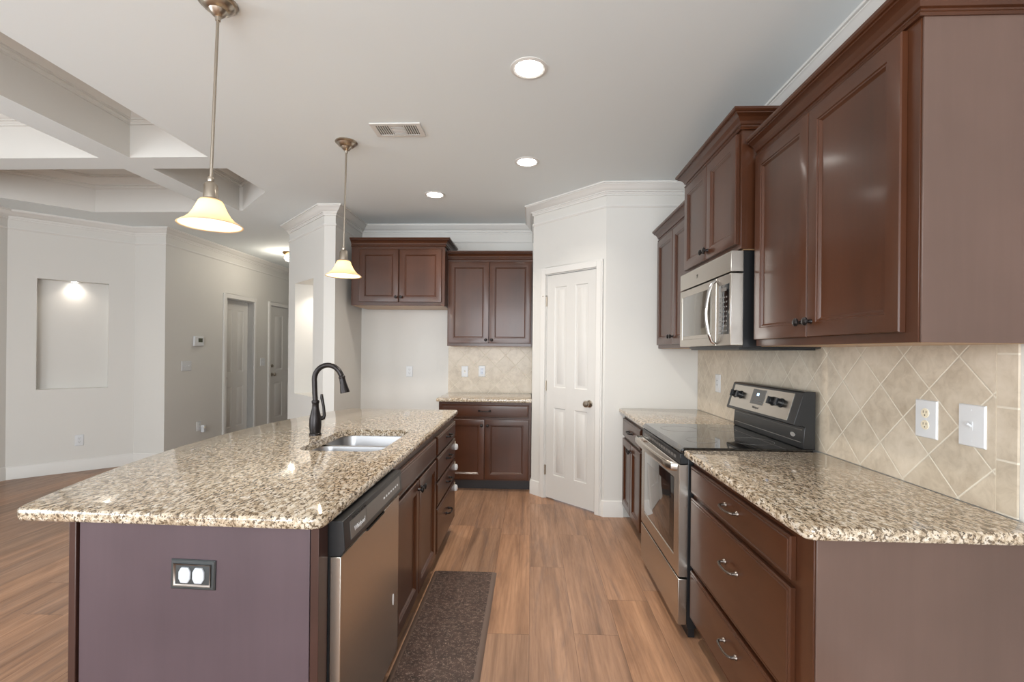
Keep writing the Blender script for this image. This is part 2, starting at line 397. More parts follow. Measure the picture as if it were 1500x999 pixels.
def crown(path, name, h=H, s=1.0, closed=False, m=None):
    pr = [(0, 0), (.083, 0), (.083, -.012), (.072, -.012), (.072, -.018), (.062, -.024), (.052, -.038), (.034, -.054), (.026, -.058), (.026, -.066), (.016, -.066), (.016, -.074), (.010, -.080), (.010, -.090), (0, -.090)]
    tag(sweep(path, [(a*s, h+b*s) for a, b in pr], name, m or M_TRIM, closed=closed), kind='structure')
order = 'abcdefghijklmno'
crown([P[k] for k in order], 'trim_1', closed=True)
sweep([P[k] for k in order], [(0, H-.165), (.008, H-.167), (.010, H-.178), (.004, H-.188), (0, H-.190)], 'trim_2', M_TRIM, closed=True)['kind'] = 'structure'
for i, cf in enumerate(coffers): crown(cf, 'trim_%d' % (i+3), H+CD, 1.2, True, M_WALL)
# baseboards
BB = [(0, 0), (.014, 0), (.014, .105), (.010, .118), (.010, .124), (.004, .132), (0, .132)]
def on_diag(u): a, b = Vector(P['c']), Vector(P['d']); q = a+(b-a).normalized()*u; return (q.x, q.y)
bbs = [[(.76, 3.89), P['c'], on_diag(DU-.062)], [on_diag(DU+.63), P['d'], (.01, 4.58)], [(-.91, 5.15), P['f'], P['g'], P['h'], P['i'], P['j'], P['k'], (-4.19, D2[1]+.07)],
       [(-4.19, D2[0]-.07), (-4.19, D1[1]+.07)], [(-4.19, D1[0]-.07), P['l'], P['m'], P['n'], P['o'], P['a'], (WX, 1.28)]]
for i, b in enumerate(bbs): tag(sweep(b, BB, 'baseboard_%d' % (i+1), M_TRIM), kind='structure')
# tiled splashbacks
mb = MB(); mb.box(WX-.008, WX-.001, 1.427, 3.885, CT, 1.383); sb = mb.build('backsplash', M_TILE_R)
tag(sb, 'beige tiled splashback laid on the diagonal behind the range', 'backsplash')
MB().box(WX-.008, WX-.001, 1.365, 1.424, CT, 1.383).build('border_tile', M_TILE_S, sb)
MB().box(WX-.0065, WX-.001, 1.420, 1.430, CT, 1.383).build('grout_joint', M_GROUT, sb)
tag(MB().box(-.905, .008, 5.142, 5.15, CT, 1.39).build('tiled_splashback', M_TILE_B), 'grey beige tiled splashback on the far wall between counter and cabinet', 'backsplash')
# frames for the unseen windows, added to bring in daylight
def window(i, x0, x1, y0, y1, z0, z1, horizontal=True):
    t = thing('window_%d' % i, None, None, kind='structure'); mb = MB()
    if horizontal:
        for a, b in ((x0, x0+.05), ((x0+x1)/2-.03, (x0+x1)/2+.03), (x1-.05, x1)): mb.box(a, b, y0, y1, z0, z1)
        for a, b in ((z0, z0+.05), (z1-.05, z1)): mb.box(x0, x1, y0, y1, a, b)
    else:
        for a, b in ((y0, y0+.05), ((y0+y1)/2-.03, (y0+y1)/2+.03), (y1-.05, y1)): mb.box(x0, x1, a, b, z0, z1)
        for a, b in ((z0, z0+.05), (z1-.05, z1)): mb.box(x0, x1, y0, y1, a, b)
    mb.build('window_frame', M_TRIM, t)
window(1, -4.70, -2.50, SOUTH-.09, SOUTH-.05, .4, 2.5); window(2, -1.70, .90, SOUTH-.09, SOUTH-.05, .4, 2.5)
window(3, -5.35, -5.31, -2.06, .94, .45, 2.45, False)

# ------------------------------------------------------------------ doors
def door(name, loc, rotz, W, Hd, y_slab, hinge_x, knob_x, knob_z, rows, cols, kn_mat, jamb=.12, hinges=True, deadbolt=False, stop=False):
    """local frame: x along the wall, y into the wall, slab from x=0..W"""
    t = thing(name, None, None, loc, rotz, kind='structure')
    mb = MB(); ys = sorted({-1}); th = .035
    # slab built as a grid of stiles and rails with sunk raised panels
    mb.box(.002, W-.002, y_slab+.006, y_slab+th, .012, Hd)
    xs = cols; zs = rows
    edges_x = [0.002]+[v for c in xs for v in c]+[W-.002]; edges_z = [.012]+[v for r in zs for v in r]+[Hd]
    for i in range(0, len(edges_x), 2): mb.box(edges_x[i], edges_x[i+1], y_slab, y_slab+.008, .012, Hd)
    for c in xs:
        for i in range(0, len(edges_z), 2): mb.box(c[0]-.001, c[1]+.001, y_slab, y_slab+.008, edges_z[i], edges_z[i+1])
        for r in zs: mb.panel(c[0], c[1], r[0], r[1], [(0, y_slab), (.004, y_slab+.002), (.010, y_slab+.011), (.020, y_slab+.011), (.036, y_slab+.002)], y_slab+.013)
    mb.build('door_slab', M_DOOR, t)
    c = MB(); o = .06
    for x0, x1 in ((-o-.006, -.006), (W+.006, W+o+.006)): c.box(x0, x1, -.016, 0, 0, Hd+.012+o); c.box(x0+.012 if x0 < 0 else x0+.0, x1 if x0 < 0 else x1-.012, -.021, -.015, 0, Hd+.012+o-.012)
    c.box(-.006, W+.006, -.016, 0, Hd+.012, Hd+.012+o); c.box(-.006, W+.006, -.021, -.015, Hd+.012, Hd+o)
    c.build('door_casing', M_TRIM, t, bevel=.003)
    j = MB(); j.box(-.004, 0, 0, jamb, 0, Hd+.01); j.box(W, W+.004, 0, jamb, 0, Hd+.01); j.box(-.004, W+.004, 0, jamb, Hd+.004, Hd+.012)
    j.build('door_jamb', M_TRIM, t)
    k = MB(); k.lathe([(.002, .0), (.031, 0), (.031, -.005), (.012, -.010), (.010, -.028), (.018, -.034), (.027, -.044), (.028, -.054), (.022, -.063), (.002, -.066)], (knob_x, y_slab, knob_z), 'y', 28)
    k.build('door_knob', kn_mat, t)
    if deadbolt:
        MB().lathe([(.002, 0), (.028, 0), (.026, -.012), (.012, -.016), (.011, -.026), (.002, -.027)], (knob_x, y_slab, knob_z+.14), 'y', 24).build('deadbolt', kn_mat, t)
    if hinges:
        for z in (.26, 1.03, 1.80):
            hb = MB(); hb.cyl((hinge_x, y_slab-.006, z-.045), .006, .09); hb.box(hinge_x-.012, hinge_x+.012, y_slab-.004, y_slab-.001, z-.045, z+.045); hg = hb.build('hinge', M_NICKEL, t)
            if stop and z > 1.7:
                MB().tube([(hinge_x-.03, y_slab-.025, z+.048), (hinge_x, y_slab-.01, z+.05), (hinge_x+.02, y_slab-.02, z+.05)], .004, 8).build('door_stop', M_NICKEL, hg)
    return t
# pantry door; x=0 at the hinge side
hx = P['d'][0]+.182/math.sqrt(2)+.0; hy = P['d'][1]-.182/math.sqrt(2)
door('door_1', (hx, hy, 0), -PI/4, .568, 2.035, .002, -.004, .500, .905, [(.225, .835), (1.02, 1.925)], [(.095, .235), (.335, .475)], M_NICKEL, stop=True)
# hall doors: wall faces +X, so local x runs to +Y and y into -X
door('door_2', (-4.19, D1[0], 0), PI/2, D1[1]-D1[0], 2.03, .088, .7, .055, .93, [(.22, .80), (1.0, 1.90)], [(.10, .27), (.37, .54)], M_NICKEL, jamb=.14, hinges=False)
door('door_3', (-4.19, D2[0], 0), PI/2, D2[1]-D2[0], 2.03, .006, -.003, .07, .93, [(.22, .80), (1.0, 1.90)], [(.13, .39), (.52, .78)], M_NICKEL, jamb=.14, hinges=True, deadbolt=True)

# ------------------------------------------------------------------ cabinets
DOOR_ST = [(0, -.016), (.003, -.0195), (.006, -.020), (.052, -.020), (.055, -.0165), (.060, -.0165), (.064, -.012), (.068, -.009)]
def knob(parent, x, z, y=-.02):
    MB().lathe([(.002, y), (.0085, y), (.0065, y-.006), (.0055, y-.014), (.011, y-.017), (.0155, y-.021), (.0150, y-.026), (.010, y-.030), (.002, y-.031)], (x, 0, z), 'y', 22).build('knob', M_BRONZE, parent)
def pull(parent, x, z, y=-.02, m=None, L=.052):
    mb = MB()
    for s in (-1, 1): mb.lathe([(.002, y), (.0105, y), (.0095, y-.004), (.006, y-.008), (.0055, y-.018), (.002, y-.02)], (x+s*L, 0, z), 'y', 16)
    mb.tube([(x-L, y-.006, z), (x-L, y-.020, z), (x-L*.86, y-.027, z), (x-L*.4, y-.030, z-.003), (x+L*.4, y-.030, z-.003), (x+L*.86, y-.027, z), (x+L, y-.020, z), (x+L, y-.006, z)], [.0055, .0055, .0055, .0048, .0048, .0055, .0055, .0055], 10)
    mb.build('handle', m or M_BRONZE, parent)
CR = [(0, 0), (.010, .0), (.014, .006), (.010, .013), (.006, .014), (.006, .021), (.012, .024), (.016, .036), (.027, .050), (.040, .058), (.046, .060), (.046, .066), (.052, .067), (.057, .073), (.057, .083), (0, .083)]
def cabinet(name, label, loc, rotz, W, D, zb, zt, fronts, base=True, crown=None, end_panel=None, pmat=None, group=None, frame_ext=0):
    t = thing(name, label, 'cabinet', loc, rotz, group)
    z0 = .1 if base else zb; b = MB(); T = .018
    b.box(0, W, 0, .02, z0, zt); b.box(0, T, .02, D, z0, zt); b.box(W-T, W, .02, D, z0, zt); b.box(T, W-T, D-.008, D, z0, zt); b.box(T, W-T, .02, D-.008, z0, z0+T)
    if not base: b.box(T, W-T, .02, D-.008, zt-T, zt)
    b.build('cabinet_body', M_WOOD, t, bevel=.0012)
    if not base: MB().box(.012, W-.012, .018, D-.002, zb-.0018, zb-.0002).build('bottom_panel', M_MAPLE, t)
    if base: MB().box(.0, W, .075, .09, 0, .1).build('toe_kick', M_KICK, t)
    if end_panel == 'high':   # finished panel on the x=W end
        MB().box(W, W+.006, .004, D, 0 if base else z0-.001, zt).build('side_panel', M_PANEL, t, bevel=.001)
    for f in fronts:
        k, x0, x1, a, c = f[:5]
        if k == 'door': o = MB().panel(x0, x1, a, c, DOOR_ST, -.001).build('door', M_WOOD, t, smooth=20)
        else: o = MB().panel(x0, x1, a, c, [(0, -.014), (.004, -.018), (.008, -.018), (.011, -.0165), (.014, -.0195), (.018, -.020)], -.001).build('drawer_front' if k == 'drawer' else 'false_front', M_WOODX, t, smooth=20)
        for h in f[5:]:
            if h[0] == 'knob': knob(o, h[1], h[2])
            else: pull(o, h[1], h[2], m=h[3] if len(h) > 3 else None)
    if crown:
        path, zc = crown
        o = sweep(path, [(-d, zc+z) for d, z in CR], 'crown_moulding', M_WOODX, t, smooth=16)
        MB().prism_z([(0, 0), (W, 0), (W, D), (0, D)], zt-.001, zc+.004).build('top_rail', M_WOOD, t)
    return t
R_ = -PI/2; L_ = PI/2
# range side, base units (local x runs towards the camera)
FX = .765
cabinet('drawer_cabinet', 'dark cherry base cabinet with three wide drawers, near end of range wall', (FX, 2.245, 0), R_, .94, .58, 0, .852,
        [('drawer', .012, .856, .690, .816, ('pull', .46, .762, M_PEWTER)), ('drawer', .012, .856, .350, .668, ('pull', .46, .545, M_PEWTER)), ('drawer', .012, .856, .112, .328, ('pull', .46, .245, M_PEWTER))], end_panel='high')
cabinet('base_cabinet', 'narrow dark base cabinet between the range and the white pantry wall', (FX, 3.885, 0), R_, .66, .58, 0, .852,
        [('drawer', .018, .630, .672, .812, ('pull', .335, .742, M_BRONZE)), ('door', .018, .322, .112, .652, ('knob', .295, .60)), ('door', .327, .630, .112, .652, ('knob', .352, .60))])
tag(MB().box(FX, FX+.02, 3.02, 3.222, .1, .852).build('cabinet_filler', M_WOOD), 'plain dark wood filler strip beside the far side of the range', 'filler panel')
# upper units
UX = 1.03
U0, U1 = 2.213, 1.305
UW = U0-U1
cabinet('wall_cabinet', 'large dark cherry wall cabinet with two doors over the near counter', (UX, U0, 0), R_, UW, .32, 1.374, 2.250,
        [('door', .014, .425, 1.402, 2.232, ('knob', .398, 1.458)), ('door', .430, UW-.042, 1.402, 2.232, ('knob', .458, 1.458))], False,
        ([(0, 0), (UW, 0), (UW, .32)], 2.238), 'high')
MW = 3.01-2.235
cabinet('wall_cabinet', 'short dark cherry wall cabinet mounted above the microwave', (.966, 3.01, 0), R_, MW, .385, 1.826, 2.385,
        [('door', .014, .384, 1.850, 2.365, ('knob', .358, 1.895)), ('door', .389, MW-.020, 1.850, 2.365, ('knob', .415, 1.895))], False,
        ([(0, .385), (0, 0), (MW, 0), (MW, .385)], 2.375))
FW = 3.888-3.01
cabinet('wall_cabinet', 'tall dark wall cabinet between the microwave and the pantry wall', (UX, 3.888, 0), R_, FW, .32, 1.374, 2.250,
        [('door', .020, .432, 1.402, 2.232, ('knob', .405, 1.458)), ('door', .437, FW-.012, 1.402, 2.232, ('knob', .465, 1.458))], False,
        ([(0, 0), (FW, 0)], 2.238))
# far wall
cabinet('base_cabinet', 'dark base cabinet with one drawer and two doors on the far wall', (-.885, 4.53, 0), 0, .890, .61, 0, .852,
        [('drawer', .028, .868, .706, .828, ('pull', .445, .768)), ('door', .028, .444, .112, .685, ('knob', .418, .63)), ('door', .449, .868, .112, .685, ('knob', .475, .63))])
cabinet('wall_cabinet', 'deep wall cabinet with wide crown above the empty refrigerator alcove', (-1.812, 4.68, 0), 0, .945, .46, 1.787, 2.380,
        [('door', .085, .482, 1.822, 2.348, ('knob', .465, 1.870)), ('door', .492, .914, 1.822, 2.348, ('knob', .515, 1.870))], False,
        ([(0, 0), (.945, 0), (.945, .46)], 2.373))
cabinet('wall_cabinet', 'two-door dark wall cabinet hanging over the far tiled splashback', (-.866, 4.84, 0), 0, .870, .30, 1.390, 2.285,
        [('door', .014, .428, 1.420, 2.252, ('knob', .400, 1.455)), ('door', .434, .860, 1.420, 2.252, ('knob', .460, 1.455))], False,
        ([(.002, 0), (.870, 0)], 2.275))
tag(MB().box(-.50, -.43, 4.93, 4.95, 2.357, 2.382).build('shim_block', M_BRONZE, bevel=.003), 'small dark block lying on top of the far two-door wall cabinet', 'block')
# island
IX = -.575
SK0, SK1, DR1 = 1.945, 2.80, 3.52
cabinet('sink_cabinet', 'island sink base cabinet with false front above two doors', (IX, SK0, 0), L_, SK1-SK0, .60, 0, .852,
        [('false', .012, .842, .705, .818), ('door', .012, .412, .112, .690, ('knob', .388, .648)), ('door', .418, .842, .112, .690, ('knob', .444, .648))])
dc = cabinet('drawer_cabinet', 'island cabinet with a stack of four small drawers at the far end', (IX, SK1+.005, 0), L_, DR1-SK1, .60, 0, .852,
        [('drawer', .022, .69, .707, .820, ('pull', .36, .770)), ('drawer', .022, .69, .552, .694, ('pull', .36, .630)),
         ('drawer', .022, .69, .398, .537, ('pull', .36, .475)), ('drawer', .022, .69, .112, .384, ('pull', .36, .265))])
latch = None
for i, z in enumerate((.632, .482, .330)):
    if latch is None:
        latch = thing('child_latch', 'white plastic child safety latch, topmost of three on the island drawers', 'safety latch', (IX+.012, 3.475, z), 0, 'child latches on the island drawers')
        MB().lathe([(.002, -.022), (.013, -.020), (.017, -.010), (.018, 0), (.017, .010), (.013, .020), (.002, .022)], (.012, 0, 0), 'z', 20).build('latch_pad', M_PLAST, latch)
        MB().box(.001, .010, -.008, .008, .018, .040).build('strap', M_CREAM, latch, bevel=.002)
    else: dup(latch, (IX+.012, 3.475, z), None, ['', 'white plastic child safety latch, middle one of three on the island drawers', 'white plastic child safety latch, lowest of three on the island drawers'][i])
ip = thing('kitchen_island', 'dark stained wooden casing panels around the near end and back of island', 'island', (-.93, 1.285, 0))
def loc_box(par, x0, x1, y0, y1, z0, z1):
    L = par.location; return MB().box(x0-L.x, x1-L.x, y0-L.y, y1-L.y, z0-L.z, z1-L.z)
M_IPANEL = wood('island_panel_wood', lin((70, 57, 62)), lin((86, 71, 76)), .42, 'z', .3)  # bluish daylight on the end panel is mixed into this wood colour
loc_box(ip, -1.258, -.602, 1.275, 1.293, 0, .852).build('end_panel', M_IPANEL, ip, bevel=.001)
loc_box(ip, -.600, -.577, 1.276, 1.334, 0, .852).build('corner_stile', M_STILE, ip, bevel=.001)
loc_box(ip, -1.285, -1.264, 1.270, DR1, 0, .852).build('back_panel', M_STILE, ip, bevel=.002)

# worktops
def slab(name, label, outer, hole=None, group=None):
    bm = bmesh.new(); ccw = outer
    def ring(d, z): return [bm.verts.new((x, y, z)) for x, y in offset(ccw, d)]
    prof = [(.012, CT), (.005, CT-.002), (.0015, CT-.006), (0, CT-.012), (0, CT-.024), (.0015, CT-.030), (.005, CT-.034), (.010, CT-.035)]
    rs = [ring(d, z) for d, z in prof]; n = len(ccw)
    for a, b in zip(rs, rs[1:]):
        for i in range(n): bm.faces.new((a[i], a[(i+1) % n], b[(i+1) % n], b[i]))
    for r, z, top in ((rs[0], CT, 1), (rs[-1], CT-.035, 0)):
        es = [bm.edges.get((r[i], r[(i+1) % n])) for i in range(n)]
        if hole:
            hv = [bm.verts.new((x, y, z)) for x, y in hole]; es += [bm.edges.new((hv[i], hv[(i+1) % len(hv)])) for i in range(len(hv))]
            if top: ht = hv
            else: hb = hv
        bmesh.ops.triangle_fill(bm, use_beauty=True, edges=es)
    if hole:
        for i in range(len(hole)): bm.faces.new((ht[i], ht[(i+1) % len(hole)], hb[(i+1) % len(hole)], hb[i]))
    bmesh.ops.recalc_face_normals(bm, faces=bm.faces)
    me = bpy.data.meshes.new(name); bm.to_mesh(me); bm.free(); me.materials.append(M_GRAN)
    me.polygons.foreach_set('use_smooth', [True]*len(me.polygons)); me.set_sharp_from_angle(angle=math.radians(32))
    o = bpy.data.objects.new(name, me); COL.objects.link(o); return tag(o, label, 'countertop', group)
def arc_corner(c, r, a0, a1, n=6): return [(c[0]+r*math.cos(math.radians(a0+(a1-a0)*k/n)), c[1]+r*math.sin(math.radians(a0+(a1-a0)*k/n))) for k in range(n+1)]
IY0 = 1.248; IR = -.556
left = []
A = Vector((-1.412, 3.60)); B = Vector((-1.628, 2.42)); C = Vector((-1.455, 1.30))
# circle through the three measured points of the bowed edge
def circ(a, b, c):
    d = 2*(a.x*(b.y-c.y)+b.x*(c.y-a.y)+c.x*(a.y-b.y))
    ux = (a.length_squared*(b.y-c.y)+b.length_squared*(c.y-a.y)+c.length_squared*(a.y-b.y))/d; uy = (a.length_squared*(c.x-b.x)+b.length_squared*(a.x-c.x)+c.length_squared*(b.x-a.x))/d
    return Vector((ux, uy))
O = circ(A, B, C); R = (A-O).length; a0 = math.atan2(A.y-O.y, A.x-O.x) % (2*PI); a1 = math.atan2(C.y-O.y, C.x-O.x) % (2*PI)
left = [(O.x+R*math.cos(a0+(a1-a0)*k/40), O.y+R*math.sin(a0+(a1-a0)*k/40)) for k in range(41)]
poly = arc_corner((IR-.04, IY0+.04), .04, -90, 0)+arc_corner((IR-.03, 3.62-.03), .03, 0, 90)+[(-1.385, 3.62)]+left+[(-1.440, 1.262), (-1.425, IY0+.004)]
# near edge runs with a slight skew
poly = [(x, y+max(0, (-.6-x))*.012 if y < 1.30 else y) for x, y in poly]
HX0, HX1, HY0, HY1 = -1.055, -.672, 2.075, 2.652
hole = rrect(HX0, HX1, HY0, HY1, .07)
slab('island_countertop', 'speckled beige granite island top with bowed seating side and sink cutout', poly, hole)
slab('countertop', 'golden beige granite counter in front of the outlets, nearest end', arc_corner((.719+.03, 1.262+.03), .03, 180, 270)+[(WX-.008, 1.262), (WX-.008, 2.246), (.719, 2.246)])
slab('countertop', 'granite counter section between the range and pantry wall', [(.719, 3.015), (WX-.008, 3.015), (WX-.008, 3.888), (.719, 3.888)])
slab('countertop', 'small granite counter on the far wall base cabinet', [(-.905, 4.495), (.008, 4.495), (.008, 5.142), (-.905, 5.142)])

# sink
sk = thing('kitchen_sink', 'stainless undermount double bowl sink set in the island granite', 'sink', ((HX0+HX1)/2, (HY0+HY1)/2, CT-.0362))
def bowl(y0, y1):
    x0, x1 = HX0-.006, HX1+.006; L = sk.location; mb = MB(); rs = []
    for d, z, r in ((-.012, 0, .07), (0, 0, .07), (.003, -.010, .068), (.008, -.13, .06), (.02, -.165, .05), (.05, -.182, .045)):
        rs.append([(x-L.x, y-L.y, z) for x, y in rrect(x0+d, x1-d, y0+d, y1-d, r)])
    mb.rings(rs, False, True); o = mb.build('bowl', M_SINK, sk, smooth=50)
    s = o.modifiers.new('thickness', 'SOLIDIFY'); s.thickness = .0015; s.offset = 0
    cx, cy = (x0+x1)/2-L.x, (y0+y1)/2-L.y
    MB().lathe([(.002, -.1795), (.045, -.1795), (.045, -.181), (.002, -.181)], (cx, cy, 0), 'z', 24).build('drain', M_CHROME, o)
bowl(HY0-.008, 2.352); bowl(2.376, HY1+.008)
# faucet
fc = thing('faucet', 'oil rubbed bronze gooseneck pull-down faucet standing behind the sink', 'faucet', (-1.138, 2.46, CT))
MB().lathe([(.002, 0), (.031, 0), (.031, .008), (.027, .012), (.029, .030), (.031, .055), (.030, .085), (.024, .115), (.018, .140), (.0165, .165), (.019, .170), (.020, .178), (.017, .184), (.002, .185)], n=32).build('faucet_body', M_BRONZE, fc)
path = [(0, 0, .17), (-.004, 0, .22), (-.006, 0, .27)]
path += [(.066-.073*math.cos(math.radians(a)), 0, .295+.075*math.sin(math.radians(a))) for a in range(0, 151, 10)]
e = path[-1]; path += [(e[0]+.010, 0, e[2]-.018)]
MB().tube(path, .0135, 16).build('spout', M_BRONZE, fc)
e = Vector(path[-1]); dr = Vector((.22, 0, -1)).normalized()
sh = MB(); sh.tube([e, e+dr*.004, e+dr*.006, e+dr*.012, e+dr*.014, e+dr*.045, e+dr*.075, e+dr*.090, e+dr*.092], [.0135, .0165, .017, .0165, .0150, .0175, .0225, .0245, .020], 20).build('spray_head', M_BRONZE, fc)
hd = MB(); hd.tube([(.012, .012, .085), (.034, .022, .088)], .012, 14); hd.tube([(.032, .021, .082), (.038, .024, .10), (.034, .022, .150), (.026, .018, .195), (.025, .018, .215)], [.010, .0085, .007, .0085, .006], 12)
hd.build('lever', M_BRONZE, fc)

# dishwasher (local x to +Y, y to -X)
DW = thing('dishwasher', 'stainless dishwasher with dark control panel in near end of island', 'dishwasher', (-.541, 1.338, 0), L_)
W = .600
MB().box(0, W, .032, .58, .1, .848).build('tub_casing', M_BLACK, DW)
MB().box(.002, W-.002, 0, .032, .105, .742).build('door', M_STEELV, DW, bevel=.002)
MB().box(.01, W-.01, .06, .09, 0, .1).build('toe_kick', M_KICK, DW)
cpn = MB().prism_x([(.034, .744), (.0, .744), (-.013, .762), (-.006, .845), (.034, .848)], 0, W).build('control_panel', M_BLACK, DW, bevel=.002)
def on_cp(x, z, w, h, d): # slab on the sloping control face
    y = lambda zz: -.013+(zz-.762)/.083*.007
    return MB().rings([[(x, y(z)-d, z), (x+w, y(z)-d, z), (x+w, y(z+h)-d, z+h), (x, y(z+h)-d, z+h)], [(x, y(z)+.002, z), (x+w, y(z)+.002, z), (x+w, y(z+h)+.002, z+h), (x, y(z+h)+.002, z+h)]])
on_cp(.045, .776, .135, .052, .0012).build('badge_plate', M_GREY, cpn); on_cp(.184, .776, .385, .052, .0010).build('button_panel', M_GREY, cpn)
bt = MB()
for i in range(7): bt.v, bt.f = bt.v, bt.f; q = on_cp(.36+.028*i, .797, .012, .006, .0020); bt.add(q.v, q.f)
bt.build('button_marks', M_TEXT_W, cpn)
bt = MB()
for i in range(5): q = on_cp(.07+.024*i, .832, .014, .004, .0020); bt.add(q.v, q.f)
bt.build('vent_slots', M_SLOT, cpn)
mx = Matrix.Translation((.112, -.0148, .800)) @ Matrix.Rotation(PI/2, 4, 'X')
text('Whirlpool', .022, 'logo', M_TEXT_W, cpn, mx)
MB().box(.21, .39, -.006, .02, .738, .7445).build('handle_pocket', M_SLOT, cpn, bevel=.001)
MB().lathe([(.001, -.0015), (.014, -.0015), (.014, 0), (.001, 0)], (0, 0, 0), 'y', 20).build('badge', M_TEXT_W, DW).matrix_local = Matrix.Translation((.53, 0, .345)) @ Matrix.Diagonal((.45, 1, 1.6, 1))

# ------------------------------------------------------------------ range
RG = thing('range', 'stainless electric range with black glass cooktop and back control panel', 'range', (.70, 3.010, 0), R_)
W = .757
MB().box(.003, W-.003, .042, .62, .045, .868).build('range_body', M_BLACK, RG, bevel=.002)
ck = MB().prism_x([(.010, .868), (.002, .874), (.006, .884), (.022, .8955), (.612, .8955), (.612, .868)], 0, W).build('cooktop', M_BLKGLASS, RG, bevel=.0015)
for x, y, r in ((.20, .17, .105), (.56, .17, .075), (.20, .42, .075), (.56, .42, .105)):
    MB().lathe([(r-.0015, .8956), (r-.0015, .8960), (r, .8960), (r, .8956)], (x, y, 0), 'z', 40, False, False).build('burner_ring', M_GREY, ck)
vt = MB().box(.004, W-.004, .004, .044, .815, .866).build('vent_trim', M_BLACK, RG, bevel=.003)
sl = MB()
for i in range(14): sl.box(.06+.046*i, .06+.046*i+.032, .0025, .006, .832, .846)
sl.build('vent_slots', M_GREY, vt)
od = MB().panel(.004, W-.004, .286, .812, [(0, .004), (.003, 0), (.075, 0), (.078, .004)], .042).build('oven_door', M_STEEL, RG)
MB().panel(.082, W-.082, .37, .735, [(0, .001), (.003, -.0005)], .006).build('door_glass', M_BLKGLASS, od)
MB().panel(.15, W-.15, .43, .68, [(0, -.0008), (.002, -.0012)], .001).build('window', mat('tinted_oven_window', lin((46, 42, 40)), .05, 0, Coat_Weight=.6), od)
hp = [(.02, -.004, .80), (.022, -.03, .802), (.05, -.045, .803)]+[(.05+(W-.1)*k/10, -.045-.010*math.sin(PI*k/10), .803) for k in range(1, 10)]+[(W-.05, -.045, .803), (W-.022, -.03, .802), (W-.02, -.004, .80)]
MB().tube(hp, .015, 12, (1.4, .5)).build('handle', M_STEEL, od)
MB().box(.004, W-.004, .0, .042, .060, .276).build('storage_drawer', M_STEEL, RG, bevel=.003)
MB().box(.01, W-.01, .05, .08, 0, .06).build('toe_kick', M_BLACK, RG)
bg = MB().prism_x([(.570, .896), (.566, .905), (.572, .985), (.575, .998), (.560, 1.004), (.528, 1.004), (.522, 1.010), (.566, 1.158), (.574, 1.164), (.622, 1.164), (.622, .896)], 0, W).build('backguard', M_BLACK, RG, bevel=.002)
def bgy(z): return .522+(z-1.010)/(1.158-1.010)*.044
def on_bg(x0, x1, z0, z1, d): return MB().rings([[(x0, bgy(z0)-d, z0), (x1, bgy(z0)-d, z0), (x1, bgy(z1)-d, z1), (x0, bgy(z1)-d, z1)], [(x0, bgy(z0)+.003, z0), (x1, bgy(z0)+.003, z0), (x1, bgy(z1)+.003, z1), (x0, bgy(z1)+.003, z1)]])
cp = on_bg(.035, W-.065, 1.022, 1.150, .0015).build('control_panel', M_STEEL, bg)
dsp = on_bg(.285, .430, 1.062, 1.142, .003).build('display', M_BLKGLASS, bg)
on_bg(.340, .365, 1.108, 1.122, .0036).build('clock_digits', M_DISP, dsp)
on_bg(.300, .415, 1.075, 1.080, .0036).build('touch_marks', M_GREY, dsp)
tilt = math.atan2(.044, .148)
for x in (.075, .150, .520, .600):
    k = MB().lathe([(.002, 0), (.024, 0), (.024, -.004), (.019, -.006), (.018, -.024), (.002, -.026)], n=24, axis='y'); k.box(-.005, .005, -.032, -.004, -.019, .019)
    o = k.build('knob', M_BLACK, bg, bevel=.001); o.matrix_local = Matrix.Translation((x, bgy(1.096)-.0015, 1.096)) @ Matrix.Rotation(-tilt, 4, 'X')
mtx = Matrix.Translation((.36, bgy(1.044)-.0020, 1.044)) @ Matrix.Rotation(PI/2-tilt, 4, 'X')
text('Whirlpool', .017, 'logo', M_TEXT_D, bg, mtx)
bz = MB().lathe([(.001, .0), (.018, 0), (.018, -.002), (.001, -.002)], n=24, axis='y').build('badge', M_CHROME, bg); bz.matrix_local = Matrix.Translation((.665, .5695, .952)) @ Matrix.Diagonal((1.2, 1, .6, 1))
for z in (.925, .983): MB().tube([(.02, .5685 if z < .95 else .571, z), (W-.02, .5685 if z < .95 else .571, z)], .0022, 8).build('trim_bead', M_GREY, bg)

# ------------------------------------------------------------------ microwave
MWV = thing('microwave', 'stainless over-the-range microwave with bowed handle under short cabinet', 'microwave', (.930, 3.006, 0), R_)
W = .752; z0, z1 = 1.378, 1.822
MB().box(.004, W-.004, .058, .42, 1.366, z1).build('casing', M_BLACK, MWV, bevel=.002)
MB().box(.06, W-.02, .05, .40, 1.357, 1.367).build('base_plate', M_BLACK, MWV)
MB().prism_x([(.0, 1.724), (.058, 1.724), (.058, z1), (.004, z1), (0, z1-.004)], 0, W).build('top_grille', M_STEEL, MWV, bevel=.0015)
dd = MB().panel(0, .575, z0, 1.717, [(0, .003), (.003, 0), (.040, 0), (.043, .003)], .058).build('door', M_STEEL, MWV)
MB().panel(.052, .500, 1.440, 1.676, [(0, .000), (.002, -.0008)], .006).build('door_glass', mat('microwave_window', lin((96, 92, 84)), .12, .4, Coat_Weight=.5), dd)
MB().tube([(.567, -.001, 1.388), (.567, -.018, 1.400), (.565, -.032, 1.44), (.563, -.042, 1.50), (.563, -.045, 1.545), (.563, -.042, 1.59), (.565, -.032, 1.65), (.567, -.018, 1.692), (.567, -.001, 1.704)], .0085, 12, (1, 1.2)).build('handle', M_CHROME, dd)
ct = MB().box(.578, W, 0, .058, z0, 1.717).build('control_side', M_STEEL, MWV, bevel=.002)
kp = MB().panel(.612, .735, 1.432, 1.672, [(0, -.0005), (.002, -.0015)], .002).build('keypad', M_BLKGLASS, ct)
